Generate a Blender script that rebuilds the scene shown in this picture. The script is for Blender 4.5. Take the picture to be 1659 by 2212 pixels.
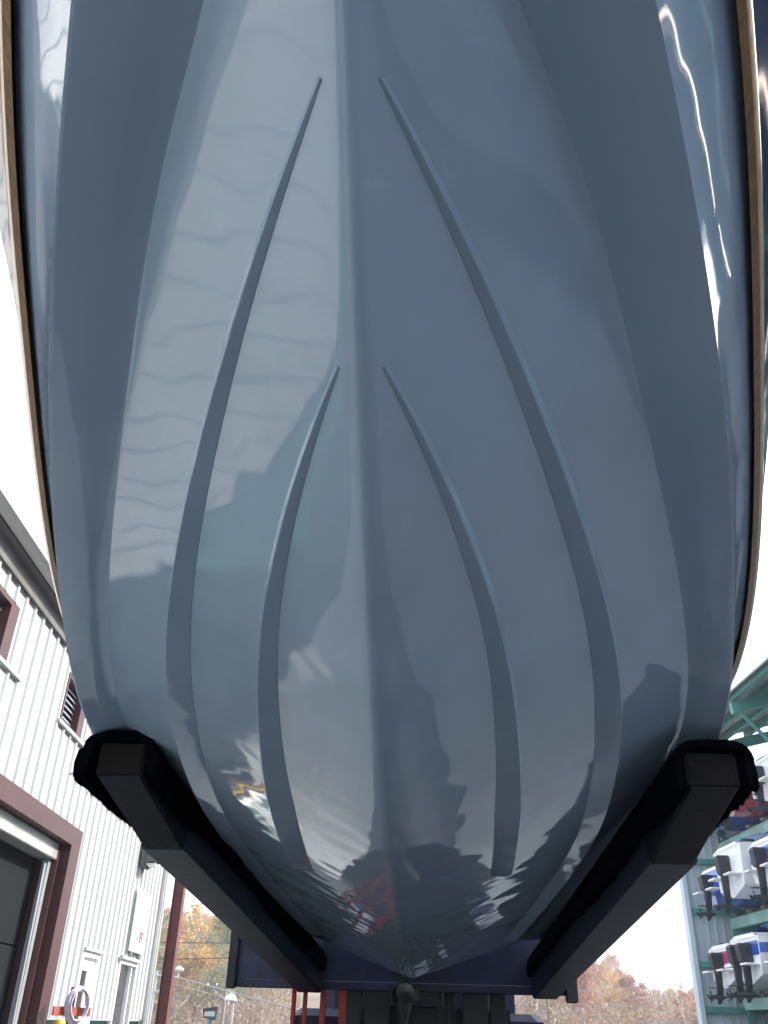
import bpy, math, random
import numpy as np
from mathutils import Matrix, Vector
random.seed(7); rng = np.random.default_rng(7)
scn = bpy.context.scene
for o in list(bpy.data.objects): bpy.data.objects.remove(o)
ZG = 1.30                                   # eye height above the yard
# ---------------------------------------------------------------- camera
PITCH, ROLL, YAW = math.radians(30.82), math.radians(1.70), math.radians(-3.40)
fw = Vector((math.sin(YAW)*math.cos(PITCH), math.cos(YAW)*math.cos(PITCH), math.sin(PITCH)))
rt = Vector((math.cos(YAW), -math.sin(YAW), 0)); up = rt.cross(fw)
rt2 = rt*math.cos(ROLL) + up*math.sin(ROLL); up2 = -rt*math.sin(ROLL) + up*math.cos(ROLL)
cam = bpy.data.objects.new('camera', bpy.data.cameras.new('camera'))
scn.collection.objects.link(cam)
m = Matrix((rt2, up2, -fw)).transposed().to_4x4(); m.translation = (0, 0, ZG)
cam.matrix_world = m
cam.data.sensor_fit = 'VERTICAL'; cam.data.sensor_height = 24.0; cam.data.lens = 24.0*1858.0/2212.0
cam.data.clip_start = 0.02; cam.data.clip_end = 3000
scn.camera = cam
# ---------------------------------------------------------------- sky, sun, exposure
to_sun = Vector((0.93, 0.34, 0)).normalized(); EL = math.radians(35.2)
to_sun = Vector((to_sun.x*math.cos(EL), to_sun.y*math.cos(EL), math.sin(EL)))
w = bpy.data.worlds.new('World'); scn.world = w; w.use_nodes = True
nt = w.node_tree; nt.nodes.clear()
sky = nt.nodes.new('ShaderNodeTexSky'); sky.sky_type = 'NISHITA'; sky.sun_disc = False
sky.sun_elevation = EL; sky.sun_rotation = math.atan2(to_sun.x, to_sun.y)
sky.air_density = 1.0; sky.dust_density = 6.0; sky.ozone_density = 0.6
bg = nt.nodes.new('ShaderNodeBackground'); bg.inputs['Strength'].default_value = 0.15
wo = nt.nodes.new('ShaderNodeOutputWorld')
hz = nt.nodes.new('ShaderNodeMixRGB'); hz.inputs[0].default_value = 0.60; hz.inputs[2].default_value = (4.6, 5.0, 5.5, 1)   # thin bright overcast veil
nt.links.new(sky.outputs[0], hz.inputs[1]); nt.links.new(hz.outputs[0], bg.inputs[0]); nt.links.new(bg.outputs[0], wo.inputs[0])
sun = bpy.data.objects.new('sun', bpy.data.lights.new('sun', 'SUN')); scn.collection.objects.link(sun)
sun.data.energy = 2.4; sun.data.angle = math.radians(0.6); sun.data.color = (1.0, 0.95, 0.88)
sun.rotation_euler = to_sun.to_track_quat('Z', 'Y').to_euler()
scn.view_settings.view_transform = 'Standard'; scn.view_settings.look = 'None'
scn.view_settings.gamma = 1.0; scn.view_settings.use_curve_mapping = False
scn.view_settings.exposure = 1.75
scn.render.engine = 'CYCLES'
scn.cycles.max_bounces = 8; scn.cycles.diffuse_bounces = 4; scn.cycles.glossy_bounces = 4

# ---------------------------------------------------------------- materials
def mat(name, col, rough=0.6, metal=0.0, var=0.0, vscale=4.0, bump=0.0, bscale=30.0, coat=0.0, spec=0.5, stretch=None, col2=None, trans=None):
    ma = bpy.data.materials.new(name); ma.use_nodes = True
    n = ma.node_tree; b = n.nodes['Principled BSDF']
    b.inputs['Base Color'].default_value = (*col, 1); b.inputs['Roughness'].default_value = rough
    b.inputs['Metallic'].default_value = metal; b.inputs['Specular IOR Level'].default_value = spec
    if coat: b.inputs['Coat Weight'].default_value = coat; b.inputs['Coat Roughness'].default_value = 0.04
    tc = n.nodes.new('ShaderNodeTexCoord'); vec = tc.outputs['Object']
    if stretch:
        mp = n.nodes.new('ShaderNodeMapping'); mp.inputs['Scale'].default_value = stretch
        n.links.new(vec, mp.inputs[0]); vec = mp.outputs[0]
    if var or col2:
        no = n.nodes.new('ShaderNodeTexNoise'); no.inputs['Scale'].default_value = vscale; no.inputs['Detail'].default_value = 6
        n.links.new(vec, no.inputs['Vector'])
        cr = n.nodes.new('ShaderNodeValToRGB')
        cr.color_ramp.elements[0].position = 0.32; cr.color_ramp.elements[1].position = 0.68
        a = tuple(c*(1-var) for c in col); c2 = col2 if col2 else tuple(min(1, c*(1+var)) for c in col)
        cr.color_ramp.elements[0].color = (*a, 1); cr.color_ramp.elements[1].color = (*c2, 1)
        n.links.new(no.outputs[0], cr.inputs[0]); n.links.new(cr.outputs[0], b.inputs['Base Color'])
    if bump:
        nb = n.nodes.new('ShaderNodeTexNoise'); nb.inputs['Scale'].default_value = bscale; nb.inputs['Detail'].default_value = 4
        n.links.new(vec, nb.inputs['Vector'])
        bp = n.nodes.new('ShaderNodeBump'); bp.inputs['Strength'].default_value = bump; bp.inputs['Distance'].default_value = 0.02
        n.links.new(nb.outputs[0], bp.inputs['Height']); n.links.new(bp.outputs[0], b.inputs['Normal'])
    return ma

def gelcoat(name, col, rough=0.09, wave=0.30, wscale=2.2, cloud=0.06):
    """glossy moulded gelcoat: slow waviness, faint haze and fine scuffs"""
    ma = mat(name, col, rough); n = ma.node_tree; b = n.nodes['Principled BSDF']
    tc = [x for x in n.nodes if x.type == 'TEX_COORD'][0]
    no = n.nodes.new('ShaderNodeTexNoise'); no.inputs['Scale'].default_value = wscale; no.inputs['Detail'].default_value = 1.2
    n.links.new(tc.outputs['Object'], no.inputs['Vector'])
    bp = n.nodes.new('ShaderNodeBump'); bp.inputs['Strength'].default_value = wave; bp.inputs['Distance'].default_value = 0.02
    n.links.new(no.outputs[0], bp.inputs['Height'])
    n2 = n.nodes.new('ShaderNodeTexNoise'); n2.inputs['Scale'].default_value = 420; n2.inputs['Detail'].default_value = 2
    n.links.new(tc.outputs['Object'], n2.inputs['Vector'])
    b2 = n.nodes.new('ShaderNodeBump'); b2.inputs['Strength'].default_value = 0.008; b2.inputs['Distance'].default_value = 0.002
    n.links.new(n2.outputs[0], b2.inputs['Height']); n.links.new(bp.outputs[0], b2.inputs['Normal'])
    n.links.new(b2.outputs[0], b.inputs['Normal'])
    n3 = n.nodes.new('ShaderNodeTexNoise'); n3.inputs['Scale'].default_value = 3.1; n3.inputs['Detail'].default_value = 7; n3.inputs['Roughness'].default_value = .62
    n.links.new(tc.outputs['Object'], n3.inputs['Vector'])
    cr = n.nodes.new('ShaderNodeValToRGB'); cr.color_ramp.elements[0].position = .3; cr.color_ramp.elements[1].position = .72
    cr.color_ramp.elements[0].color = (*[c*(1-cloud) for c in col], 1); cr.color_ramp.elements[1].color = (*[c*(1+cloud) for c in col], 1)
    n.links.new(n3.outputs[0], cr.inputs[0]); n.links.new(cr.outputs[0], b.inputs['Base Color'])
    n4 = n.nodes.new('ShaderNodeTexNoise'); n4.inputs['Scale'].default_value = 7; n4.inputs['Detail'].default_value = 12; n4.inputs['Roughness'].default_value = .7; n4.inputs['Distortion'].default_value = .6
    n.links.new(tc.outputs['Object'], n4.inputs['Vector'])
    m4 = n.nodes.new('ShaderNodeMapRange'); m4.inputs['From Min'].default_value = .60; m4.inputs['From Max'].default_value = .74; m4.inputs['To Max'].default_value = .35
    n.links.new(n4.outputs[0], m4.inputs[0])
    x4 = n.nodes.new('ShaderNodeMixRGB'); x4.inputs[2].default_value = (*[min(1, c*1.25+.03) for c in col], 1)
    n.links.new(m4.outputs[0], x4.inputs[0]); n.links.new(cr.outputs[0], x4.inputs[1]); n.links.new(x4.outputs[0], b.inputs['Base Color'])
    mr = n.nodes.new('ShaderNodeMapRange'); mr.inputs['To Min'].default_value = rough*.6; mr.inputs['To Max'].default_value = rough*1.7
    n.links.new(n3.outputs[0], mr.inputs[0]); n.links.new(mr.outputs[0], b.inputs['Roughness'])
    b.inputs['IOR'].default_value = 1.55
    return ma

M = {}
M['hull'] = gelcoat('hull_gelcoat', (.33, .415, .535), .012, .28, 3.4)
M['side'] = gelcoat('side_gelcoat', (.32, .41, .55), .018, .55, 3.4, .03)
M['navy'] = gelcoat('navy_gelcoat', (.012, .03, .10), .05, .5, 2.6, .1)
M['tan'] = mat('varnished_wood', (.32, .17, .075), .3, var=.25, vscale=9, stretch=(14, .8, 14), coat=.6)
M['deck'] = gelcoat('deck_white', (.75, .75, .72), .25, .1, 3)
M['hole'] = mat('drain_dark', (.01, .01, .012), .6)
M['alloy'] = mat('grey_alloy_paint', (.035, .04, .05), .75, .0, var=.2, vscale=8)
M['steelprop'] = mat('propeller_steel', (.02, .02, .02), .7, spec=.1)
M['carpet'] = mat('black_carpet', (.0045, .0055, .009), 1.0, var=.4, vscale=60, bump=1.0, bscale=260, spec=.0)
M['forksteel'] = mat('fork_steel', (.005, .006, .014), .6, .0, var=.3, vscale=7, bump=.15, bscale=40, spec=.25)
M['forksleeve'] = mat('fork_sleeve_steel', (.008, .014, .032), .5, .0, var=.35, vscale=5, bump=.15, bscale=25, spec=.3)
M['forkend'] = mat('rusty_fork_end', (.006, .0045, .0045), 1.0, var=.3, vscale=12, bump=.3)
M['plate'] = mat('blue_carriage_paint', (.010, .013, .045), .45, .1, var=.6, vscale=5, bump=.2, bscale=20)
M['mast'] = mat('black_mast_steel', (.018, .02, .026), .45, .3, var=.4, vscale=6)
M['red'] = mat('red_machine_paint', (.42, .03, .03), .4, var=.3, vscale=5)
M['rubber'] = mat('tyre_rubber', (.02, .02, .02), .85, bump=.4, bscale=50)
M['glass'] = mat('dark_window_glass', (.02, .025, .03), .04, coat=.3)
M['asphalt'] = mat('asphalt', (.050, .054, .060), .85, var=.3, vscale=.55, bump=.5, bscale=90)
M['concrete'] = mat('concrete_slab', (.50, .50, .48), .7, var=.18, vscale=.7, bump=.3, bscale=60)
M['bouncepad'] = mat('bounce_pad_concrete', (.225, .23, .225), .8, var=.2, vscale=.6, bump=.3, bscale=60)
M['wallwhite'] = mat('white_ribbed_metal', (.44, .46, .465), .45, var=.05, vscale=1.3)
M['maroon'] = mat('maroon_trim_paint', (.050, .013, .017), .5, var=.2, vscale=4)
M['column'] = mat('red_oxide_steel', (.125, .028, .026), .55, var=.2, vscale=3)
M['teal'] = mat('teal_base_paint', (.05, .15, .15), .7, var=.25, vscale=3)
M['gutter'] = mat('grey_gutter_metal', (.36, .37, .37), .4, .2, var=.12, vscale=3)
M['fascia_shade'] = mat('fascia_and_eave_shade', (.10, .10, .105), .6, var=.25, vscale=3)
M['bayshade'] = mat('bay_shade_grey', (.020, .026, .029), .9, var=.15, vscale=1.5, spec=.1)
M['dark'] = mat('dark_interior', (.012, .015, .017), .9, spec=.1)
M['louvre'] = mat('louvre_grey', (.30, .34, .40), .5)
M['white'] = mat('white_paint', (.86, .86, .86), .4, var=.05, vscale=5)
M['signred'] = mat('sign_red_print', (.55, .05, .06), .5)
M['lamp'] = mat('lamp_housing_bronze', (.06, .06, .065), .5)
M['lens'] = mat('lamp_lens', (.55, .58, .58), .15)
M['hose'] = mat('lavender_hose', (.50, .48, .60), .45)
M['rust'] = mat('red_oxide_paint', (.30, .07, .05), .6, var=.3, vscale=9)
M['yellow'] = mat('yellow_bollard_paint', (.62, .42, .02), .5, var=.15, vscale=5)
M['green'] = mat('green_shed_steel', (.085, .31, .27), .5, var=.15, vscale=1.5)
M['beam'] = mat('lit_green_beam', (.30, .52, .44), .5, var=.18, vscale=1.2)  # shed steel made paler: light on the beam faces is in the colour
M['shedwall'] = mat('pale_galvanised_sheet', (.56, .64, .68), .5, .0, var=.12, vscale=.7)
M['roofunder'] = mat('roof_underside', (.42, .43, .46), .6, var=.1, vscale=.6)
M['block'] = mat('lavender_block', (.42, .42, .48), .8, var=.1, vscale=2)
M['cowl'] = mat('black_cowling', (.018, .02, .03), .5)
M['pole'] = mat('weathered_pole_wood', (.22, .19, .17), .85, var=.25, vscale=3, stretch=(6, 6, .6))
M['wire'] = mat('cable_grey', (.28, .28, .29), .6)
M['wiredark'] = mat('cable_dark', (.03, .03, .04), .6)
M['galv'] = mat('galvanised_pole', (.5, .53, .56), .35, .5)
M['bluepole'] = mat('blue_pole_paint', (.12, .22, .50), .5)
M['hill'] = mat('leaf_litter', (.13, .10, .075), .95, var=.4, vscale=.15)
M['bark'] = mat('pale_bark', (.30, .27, .24), .9, var=.3, vscale=2, stretch=(3, 3, .4))
M['barkd'] = mat('brown_bark', (.13, .10, .08), .9, var=.3, vscale=2, stretch=(3, 3, .4))
def leafmat(name, c1, c2):
    ma = mat(name, c1, .7); n = ma.node_tree; b = n.nodes['Principled BSDF']
    g = n.nodes.new('ShaderNodeNewGeometry'); cr = n.nodes.new('ShaderNodeValToRGB')
    cr.color_ramp.elements[0].color = (*c1, 1); cr.color_ramp.elements[1].color = (*c2, 1)
    n.links.new(g.outputs['Random Per Island'], cr.inputs[0]); n.links.new(cr.outputs[0], b.inputs['Base Color'])
    tr = n.nodes.new('ShaderNodeBsdfTranslucent'); n.links.new(cr.outputs[0], tr.inputs[0])
    mx = n.nodes.new('ShaderNodeMixShader'); mx.inputs[0].default_value = .35
    out = [x for x in n.nodes if x.type == 'OUTPUT_MATERIAL'][0]
    n.links.new(b.outputs[0], mx.inputs[1]); n.links.new(tr.outputs[0], mx.inputs[2]); n.links.new(mx.outputs[0], out.inputs[0])
    return ma
LEAF = {
 'rust': leafmat('rust_leaves', (.30, .15, .10), (.46, .25, .17)),
 'russet': leafmat('russet_leaves', (.26, .15, .13), (.38, .23, .19)),
 'gold': leafmat('gold_leaves', (.45, .27, .08), (.55, .37, .14)),
 'olive': leafmat('olive_leaves', (.17, .19, .10), (.27, .28, .15)),
 'brown': leafmat('brown_leaves', (.20, .15, .11), (.31, .23, .16)),
}

# ---------------------------------------------------------------- mesh helpers
def link(o, parent=None):
    scn.collection.objects.link(o)
    if parent is not None: o.parent = parent
    return o
class MB:
    def __init__(s): s.v = []; s.f = []
    def add(s, vs, fs):
        k = len(s.v); s.v += [tuple(p) for p in vs]; s.f += [tuple(i+k for i in f) for f in fs]; return s
    def box(s, x0, x1, y0, y1, z0, z1, c=0.0):
        if c <= 0:
            return s.add([(x0,y0,z0),(x1,y0,z0),(x1,y1,z0),(x0,y1,z0),(x0,y0,z1),(x1,y0,z1),(x1,y1,z1),(x0,y1,z1)],
                         [(0,3,2,1),(4,5,6,7),(0,1,5,4),(1,2,6,5),(2,3,7,6),(3,0,4,7)])
        pts = []; 
        for z, i in ((z0, c), (z0+c, 0), (z1-c, 0), (z1, c)):
            X0, X1, Y0, Y1 = x0+i, x1-i, y0+i, y1-i
            pts += [(X0+c,Y0,z),(X1-c,Y0,z),(X1,Y0+c,z),(X1,Y1-c,z),(X1-c,Y1,z),(X0+c,Y1,z),(X0,Y1-c,z),(X0,Y0+c,z)]
        fs = [tuple(range(7,-1,-1)), tuple(range(24,32))]
        for r in range(3):
            for i in range(8): j = (i+1) % 8; fs.append((r*8+i, r*8+j, r*8+8+j, r*8+8+i))
        return s.add(pts, fs)
    def tube(s, pts, r, n=8, caps=True):
        pts = [Vector(p) for p in pts]; rs = r if isinstance(r, (list, tuple)) else [r]*len(pts)
        vs = []; fs = []; prev = None
        for i, p in enumerate(pts):
            t = (pts[min(i+1, len(pts)-1)] - pts[max(i-1, 0)]).normalized()
            a = Vector((0, 0, 1)) if abs(t.z) < .9 else Vector((1, 0, 0))
            if prev is not None: a = prev
            u = t.cross(a).normalized(); a2 = u.cross(t).normalized(); prev = a2
            for k in range(n):
                an = 2*math.pi*k/n; vs.append(p + (u*math.cos(an) + a2*math.sin(an))*rs[i])
        for i in range(len(pts)-1):
            for k in range(n): k2 = (k+1) % n; fs.append((i*n+k, i*n+k2, i*n+n+k2, i*n+n+k))
        if caps: fs.append(tuple(range(n-1, -1, -1))); fs.append(tuple((len(pts)-1)*n+k for k in range(n)))
        return s.add(vs, fs)
    def lathe(s, prof, n=20, axis='z', at=(0, 0, 0)):
        vs = []; fs = []
        for r, z in prof:
            for k in range(n):
                a = 2*math.pi*k/n; c, d = r*math.cos(a), r*math.sin(a)
                p = {'z': (c, d, z), 'x': (z, c, d), 'y': (c, z, d)}[axis]
                vs.append((p[0]+at[0], p[1]+at[1], p[2]+at[2]))
        for i in range(len(prof)-1):
            for k in range(n): k2 = (k+1) % n; fs.append((i*n+k, i*n+k2, i*n+n+k2, i*n+n+k))
        fs.append(tuple(range(n-1, -1, -1))); fs.append(tuple((len(prof)-1)*n+k for k in range(n)))
        return s.add(vs, fs)
    def loft(s, rings, close=False, caps=False):
        n = len(rings[0]); vs = [p for r in rings for p in r]; fs = []
        for i in range(len(rings)-1):
            for k in range(n if close else n-1): k2 = (k+1) % n; fs.append((i*n+k, i*n+k2, i*n+n+k2, i*n+n+k))
        if caps: fs.append(tuple(range(n-1, -1, -1))); fs.append(tuple((len(rings)-1)*n+k for k in range(n)))
        return s.add(vs, fs)
    def mesh(s, name, ma, smooth=None):
        me = bpy.data.meshes.new(name); me.from_pydata(s.v, [], s.f); me.materials.append(ma)
        if smooth is not None:
            me.shade_smooth(); me.set_sharp_from_angle(angle=math.radians(smooth))
        me.update(); return me
    def build(s, name, ma, parent=None, smooth=None):
        return link(bpy.data.objects.new(name, s.mesh(name, ma, smooth)), parent)
def tag(o, label=None, cat=None, group=None, kind=None):
    if label: o['label'] = label
    if cat: o['category'] = cat
    if group: o['group'] = group
    if kind: o['kind'] = kind
    return o
def empty(name, loc=(0, 0, 0), rz=0.0):
    o = bpy.data.objects.new(name, None); o.empty_display_size = .2; o.location = loc; o.rotation_euler = (0, 0, rz)
    return link(o)
def copy_tree(o, parent=None):
    c = o.copy(); link(c, parent)
    for ch in list(o.children): copy_tree(ch, c)
    return c
def share(name, me, parent, loc=(0, 0, 0), rot=(0, 0, 0), scale=None):
    o = bpy.data.objects.new(name, me); o.location = loc; o.rotation_euler = rot
    if scale: o.scale = scale
    return link(o, parent)

# ---------------------------------------------------------------- ground
WD = Vector((-0.0756, 0.99714, 0)); WN = Vector((0.99714, 0.0756, 0)); WD0 = -3.921   # the yard's long axis
RZ = math.atan2(WD.y, WD.x)
gb = MB(); gs = 40
xs = np.concatenate([np.linspace(-900, -40, 8), np.linspace(-30, 40, 8), np.linspace(60, 900, 8)])
ys = np.concatenate([np.linspace(-300, -20, 5), np.linspace(-10, 60, 8), np.linspace(75, 1500, 8)])
gb.add([(x, y, 0) for y in ys for x in xs], [(j*len(xs)+i, j*len(xs)+i+1, (j+1)*len(xs)+i+1, (j+1)*len(xs)+i) for j in range(len(ys)-1) for i in range(len(xs)-1)])
tag(gb.build('ground', M['asphalt']), 'dark asphalt yard running out below the lifted boat', 'ground', kind='structure')
apron = empty('bounce_apron', tuple(WN*WD0), RZ)  # out-of-view slabs added to brighten the hull's left panels
tag(apron, 'added unseen row of pale concrete slabs along the white building, brightening the hull', 'pavement', kind='structure')
SL = [MB().box(.008, 1.992, .008, 1.192, 0, .03, .006).mesh('slab', M['concrete'])]
for i in range(-5, 10):
    for j in range(2):
        share('slab', SL[0], apron, (i*2.0, -1.2-j*1.2, .004+random.uniform(0, .003)))

pad = empty('bounce_pad', tuple(WN*2.6), RZ)  # unseen slabs added to throw light onto the hull's right panels
tag(pad, 'added unseen concrete slabs before the green boat shed, bouncing light onto the hull', 'pavement', kind='structure')
PS = MB().box(.008, 3.192, -3.192, -.008, 0, .03, .006).mesh('slab', M['bouncepad'])
for i in range(-5, 11):
    for j in range(3): share('slab', PS, pad, (i*3.2, -j*3.2, .004+random.uniform(0, .003)))

# ---------------------------------------------------------------- the hill behind and its trees
def hill_z(x, y):
    t = min(max((y-66)/110, 0), 1); t = t*t*(3-2*t)
    h = 13.0*(1/(1+math.exp((x-14)/22))) + 1.5
    return t*h + .5*math.sin(x*.13)*t - .02*(1-t)
hb = MB(); hx = np.linspace(-160, 190, 50); hy = np.linspace(62, 330, 40)
hb.add([(x, y, hill_z(x, y)) for y in hy for x in hx], [(j*50+i, j*50+i+1, (j+1)*50+i+1, (j+1)*50+i) for j in range(39) for i in range(49)])
tag(hb.build('hill', M['hill'], smooth=60), 'leaf-littered wooded hillside behind the yard', 'hill', kind='structure')

def tree_mesh(seed, h, spread, nclump, nleaf, lsize, colour, bark, base=.14, shape=1.0):
    r = np.random.default_rng(seed); tb = MB(); tips = []
    px, py = 0., 0.; pts = []; rad = []
    for i in range(7):
        z = h*.92*i/6; pts.append((px, py, z)); rad.append(max(.02, .022*h*(1-i/6.6)**1.1)); px += r.normal(0, .02*h); py += r.normal(0, .02*h)
    tb.tube(pts, rad, 7)
    for i in range(16):
        t = r.uniform(base, .92); k = t/.92*6; a = int(min(k, 5)); fq = k-a
        p0 = np.array(pts[a])*(1-fq)+np.array(pts[a+1])*fq; an = r.uniform(0, 6.28)
        L = spread*h*(1.1-.65*(t-base)/(1-base))*r.uniform(.6, 1.0)*.5
        dv = np.array([math.cos(an)*L, math.sin(an)*L, L*r.uniform(.5, 1.1)])
        q1 = p0+dv*.5+r.normal(0, .03*L, 3); q2 = p0+dv
        tb.tube([p0, q1, q2], [.007*h*(1.1-t), .004*h*(1.1-t)+.01, .008], 5); tips += [q2, q1, q2]
        q3 = q1+np.array([math.cos(an+.8)*L*.4, math.sin(an+.8)*L*.4, L*.35]); tb.tube([q1, q3], [.02, .008], 4); tips.append(q3)
    tips.append(np.array(pts[-1])); tips = np.array(tips)
    cl = tips[r.integers(0, len(tips), nclump)] + r.normal(0, .035*h, (nclump, 3))*np.array([1, 1, .8])
    N = nclump*nleaf
    cen = np.repeat(cl, nleaf, 0) + r.normal(0, .030*h, (N, 3))*shape
    u = r.normal(size=(N, 3)); u /= np.linalg.norm(u, axis=1)[:, None]
    v = np.cross(u, r.normal(size=(N, 3))); v /= np.linalg.norm(v, axis=1)[:, None]
    s = lsize*r.uniform(.6, 1.35, (N, 1)); V = np.stack([cen-u*s, cen+v*s*.55, cen+u*s, cen-v*s*.55], 1).reshape(-1, 3)
    me = bpy.data.meshes.new('crown'); me.vertices.add(4*N); me.vertices.foreach_set('co', V.astype('f').ravel())
    me.loops.add(4*N); me.loops.foreach_set('vertex_index', np.arange(4*N, dtype='i'))
    me.polygons.add(N); me.polygons.foreach_set('loop_start', np.arange(0, 4*N, 4, dtype='i'))
    me.update(calc_edges=True); me.validate(); me.materials.append(LEAF[colour])
    return tb.mesh('trunk', M[bark], 50), me
TV = {}
for c, (h, sp, nc, nl, ls, bk) in {'rust': (12, .55, 90, 34, .19, 'bark'), 'russet': (11, .6, 85, 32, .18, 'barkd'), 'gold': (8, .55, 70, 30, .15, 'bark'),
          'olive': (13, .5, 100, 36, .19, 'barkd'), 'brown': (13, .5, 46, 18, .15, 'bark')}.items():
    TV[c] = [tree_mesh(10*i+len(c)*7, h*(1+.12*i), sp, nc, nl, ls, c, bk) for i in range(2)]
TLAB = {'rust': 'rust-orange autumn tree', 'russet': 'russet-brown autumn tree', 'gold': 'low golden-yellow autumn tree', 'olive': 'tall olive-green tree', 'brown': 'thin-leaved pale-trunked brown tree'}
def plant(x, y, c, side, sc=1.0):
    tm, cm = TV[c][random.randint(0, 1)]
    o = empty('autumn_tree', (x, y, hill_z(x, y)-.1), random.uniform(0, 6.28)); o.scale = (sc*random.uniform(.9, 1.15), sc*random.uniform(.9, 1.15), sc)
    wh = 'on the hillside between white building and forks' if side == 'l' else 'on the hillside beside the green boat shed'
    tag(o, TLAB[c]+' '+wh, 'tree', TLAB[c]+'s '+('left of the boat' if side == 'l' else 'right of the boat'))
    share('trunk', tm, o); share('crown', cm, o)
def skyline(t):                               # how high the wood stands above eye level, per metre of distance
    return float(np.interp(t, [-.36, -.30, -.262, -.226, -.1, .1, .18, .214, .268, .34], [.085, .095, .107, .092, .085, .080, .063, .0495, .034, .02]))
for side, a0, a1, n in (('l', -.34, -.15, 60), ('r', .10, .31, 60)):
    for i in range(n):
        y = 74 + 112*(i+random.random())/n; t = a0+(a1-a0)*((i*.618+random.random()*.25) % 1)
        if side == 'l': c = (['olive', 'olive', 'gold', 'brown', 'olive'] if y < 118 else ['rust', 'olive', 'russet', 'rust', 'gold'])[i % 5]
        else: c = random.choice(['russet', 'rust', 'brown', 'gold', 'russet'] if t > .16 else ['olive', 'rust', 'brown', 'russet'])
        H0_ = {'rust': 12.7, 'russet': 11.7, 'gold': 8.5, 'olive': 13.8, 'brown': 13.8}[c]
        lim = skyline(t)*y*random.uniform(.78, 1.06) + ZG - hill_z(t*y, y)
        plant(t*y, y, c, side, min(1.05, max(.28, lim/H0_), ))
# undergrowth that closes the gaps between trunks
r_ = np.random.default_rng(5); N = 60000
uy = r_.uniform(70, 190, N); ux = np.where(r_.random(N) < .5, r_.uniform(-.36, -.13, N), r_.uniform(.08, .33, N))*uy
uz = np.array([hill_z(a, b) for a, b in zip(ux, uy)]) + r_.random(N)**2*3.0
cen = np.stack([ux, uy, uz], 1); u = r_.normal(size=(N, 3)); u /= np.linalg.norm(u, axis=1)[:, None]
v = np.cross(u, r_.normal(size=(N, 3))); v /= np.linalg.norm(v, axis=1)[:, None]; s_ = r_.uniform(.10, .24, (N, 1))
V = np.stack([cen-u*s_, cen+v*s_*.6, cen+u*s_, cen-v*s_*.6], 1).reshape(-1, 3)
me = bpy.data.meshes.new('undergrowth'); me.vertices.add(4*N); me.vertices.foreach_set('co', V.astype('f').ravel())
me.loops.add(4*N); me.loops.foreach_set('vertex_index', np.arange(4*N, dtype='i'))
me.polygons.add(N); me.polygons.foreach_set('loop_start', np.arange(0, 4*N, 4, dtype='i')); me.update(calc_edges=True); me.materials.append(LEAF['brown'])
tag(link(bpy.data.objects.new('undergrowth', me)), 'brown scrubby undergrowth covering the wooded hillside', 'undergrowth', kind='stuff')

# ---------------------------------------------------------------- white metal building, left
bld = empty('metal_building', tuple(WN*WD0), RZ)
tag(bld, 'white ribbed-metal workshop building with maroon door trim and grey gutter', 'building')
X0, X1 = -9.0, 18.75; EAVE = 5.62; BASE = 1.28
OPEN = [(5.2, 12.30, 0, 3.27), (8.02, 8.98, 4.56, 5.21), (10.98, 11.93, 4.56, 5.21), (14.02, 14.90, 0, 2.07), (16.25, 17.55, 0.0, 2.14)]
PITCHR = .30
def ribsheet(x0, x1, z0, z1, y=0.0, out=-1, pitch=PITCHR, rib=.030):
    b = MB(); pr = [(x0, 0)]; k = math.floor(x0/pitch)
    while k*pitch < x1:
        c = k*pitch+.1
        for dx, d in ((-.032, 0), (-.016, rib), (.016, rib), (.032, 0)):
            if x0 < c+dx < x1: pr.append((c+dx, d))
        k += 1
    pr.append((x1, pr[-1][1]))
    n = len(pr); vs = [(x, y+out*d, z) for z in (z0, z1) for x, d in pr] + [(x, y+.012+out*d, z) for z in (z0, z1) for x, d in pr]
    fs = [(i, i+1, n+i+1, n+i) for i in range(n-1)] + [(2*n+i+1, 2*n+i, 3*n+i, 3*n+i+1) for i in range(n-1)]
    fs += [(i+1, i, 2*n+i, 2*n+i+1) for i in range(n-1)] + [(n+i, n+i+1, 3*n+i+1, 3*n+i) for i in range(n-1)]
    return b.add(vs, fs)
def zspans(xa, xb, z0, z1):
    sp = [(z0, z1)]
    for (a, b, c, d) in OPEN:
        if a < xb-1e-4 and b > xa+1e-4:
            ns = []
            for (p, q) in sp:
                if c > p: ns.append((p, min(q, c)))
                if d < q: ns.append((max(p, d), q))
            sp = [s for s in ns if s[1]-s[0] > .01]
    return sp
cuts = sorted(set([X0+.6*i for i in range(200) if X0+.6*i < X1] + [X1] + [e for o in OPEN for e in o[:2]]))
cuts = [c for i, c in enumerate(cuts) if i == 0 or c-cuts[i-1] > .02]
for a, b in zip(cuts[:-1], cuts[1:]):
    for (p, q) in zspans(a, b, BASE, EAVE):
        ribsheet(a, b-.0015, p, q).build('wall_sheet', M['wallwhite'], bld)
xb = [X0] + [e for o in sorted([o for o in OPEN if o[2] < .1]) for e in o[:2]] + [X1]
for a, b in zip(xb[::2], xb[1::2]):
    MB().box(a, b, .03, .26, 0, BASE-.01, .004).build('base_wall', M['teal'], bld)
    MB().box(a, b, -.035, .03, BASE-.03, BASE-.002).build('drip_flashing', M['gutter'], bld)
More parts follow.
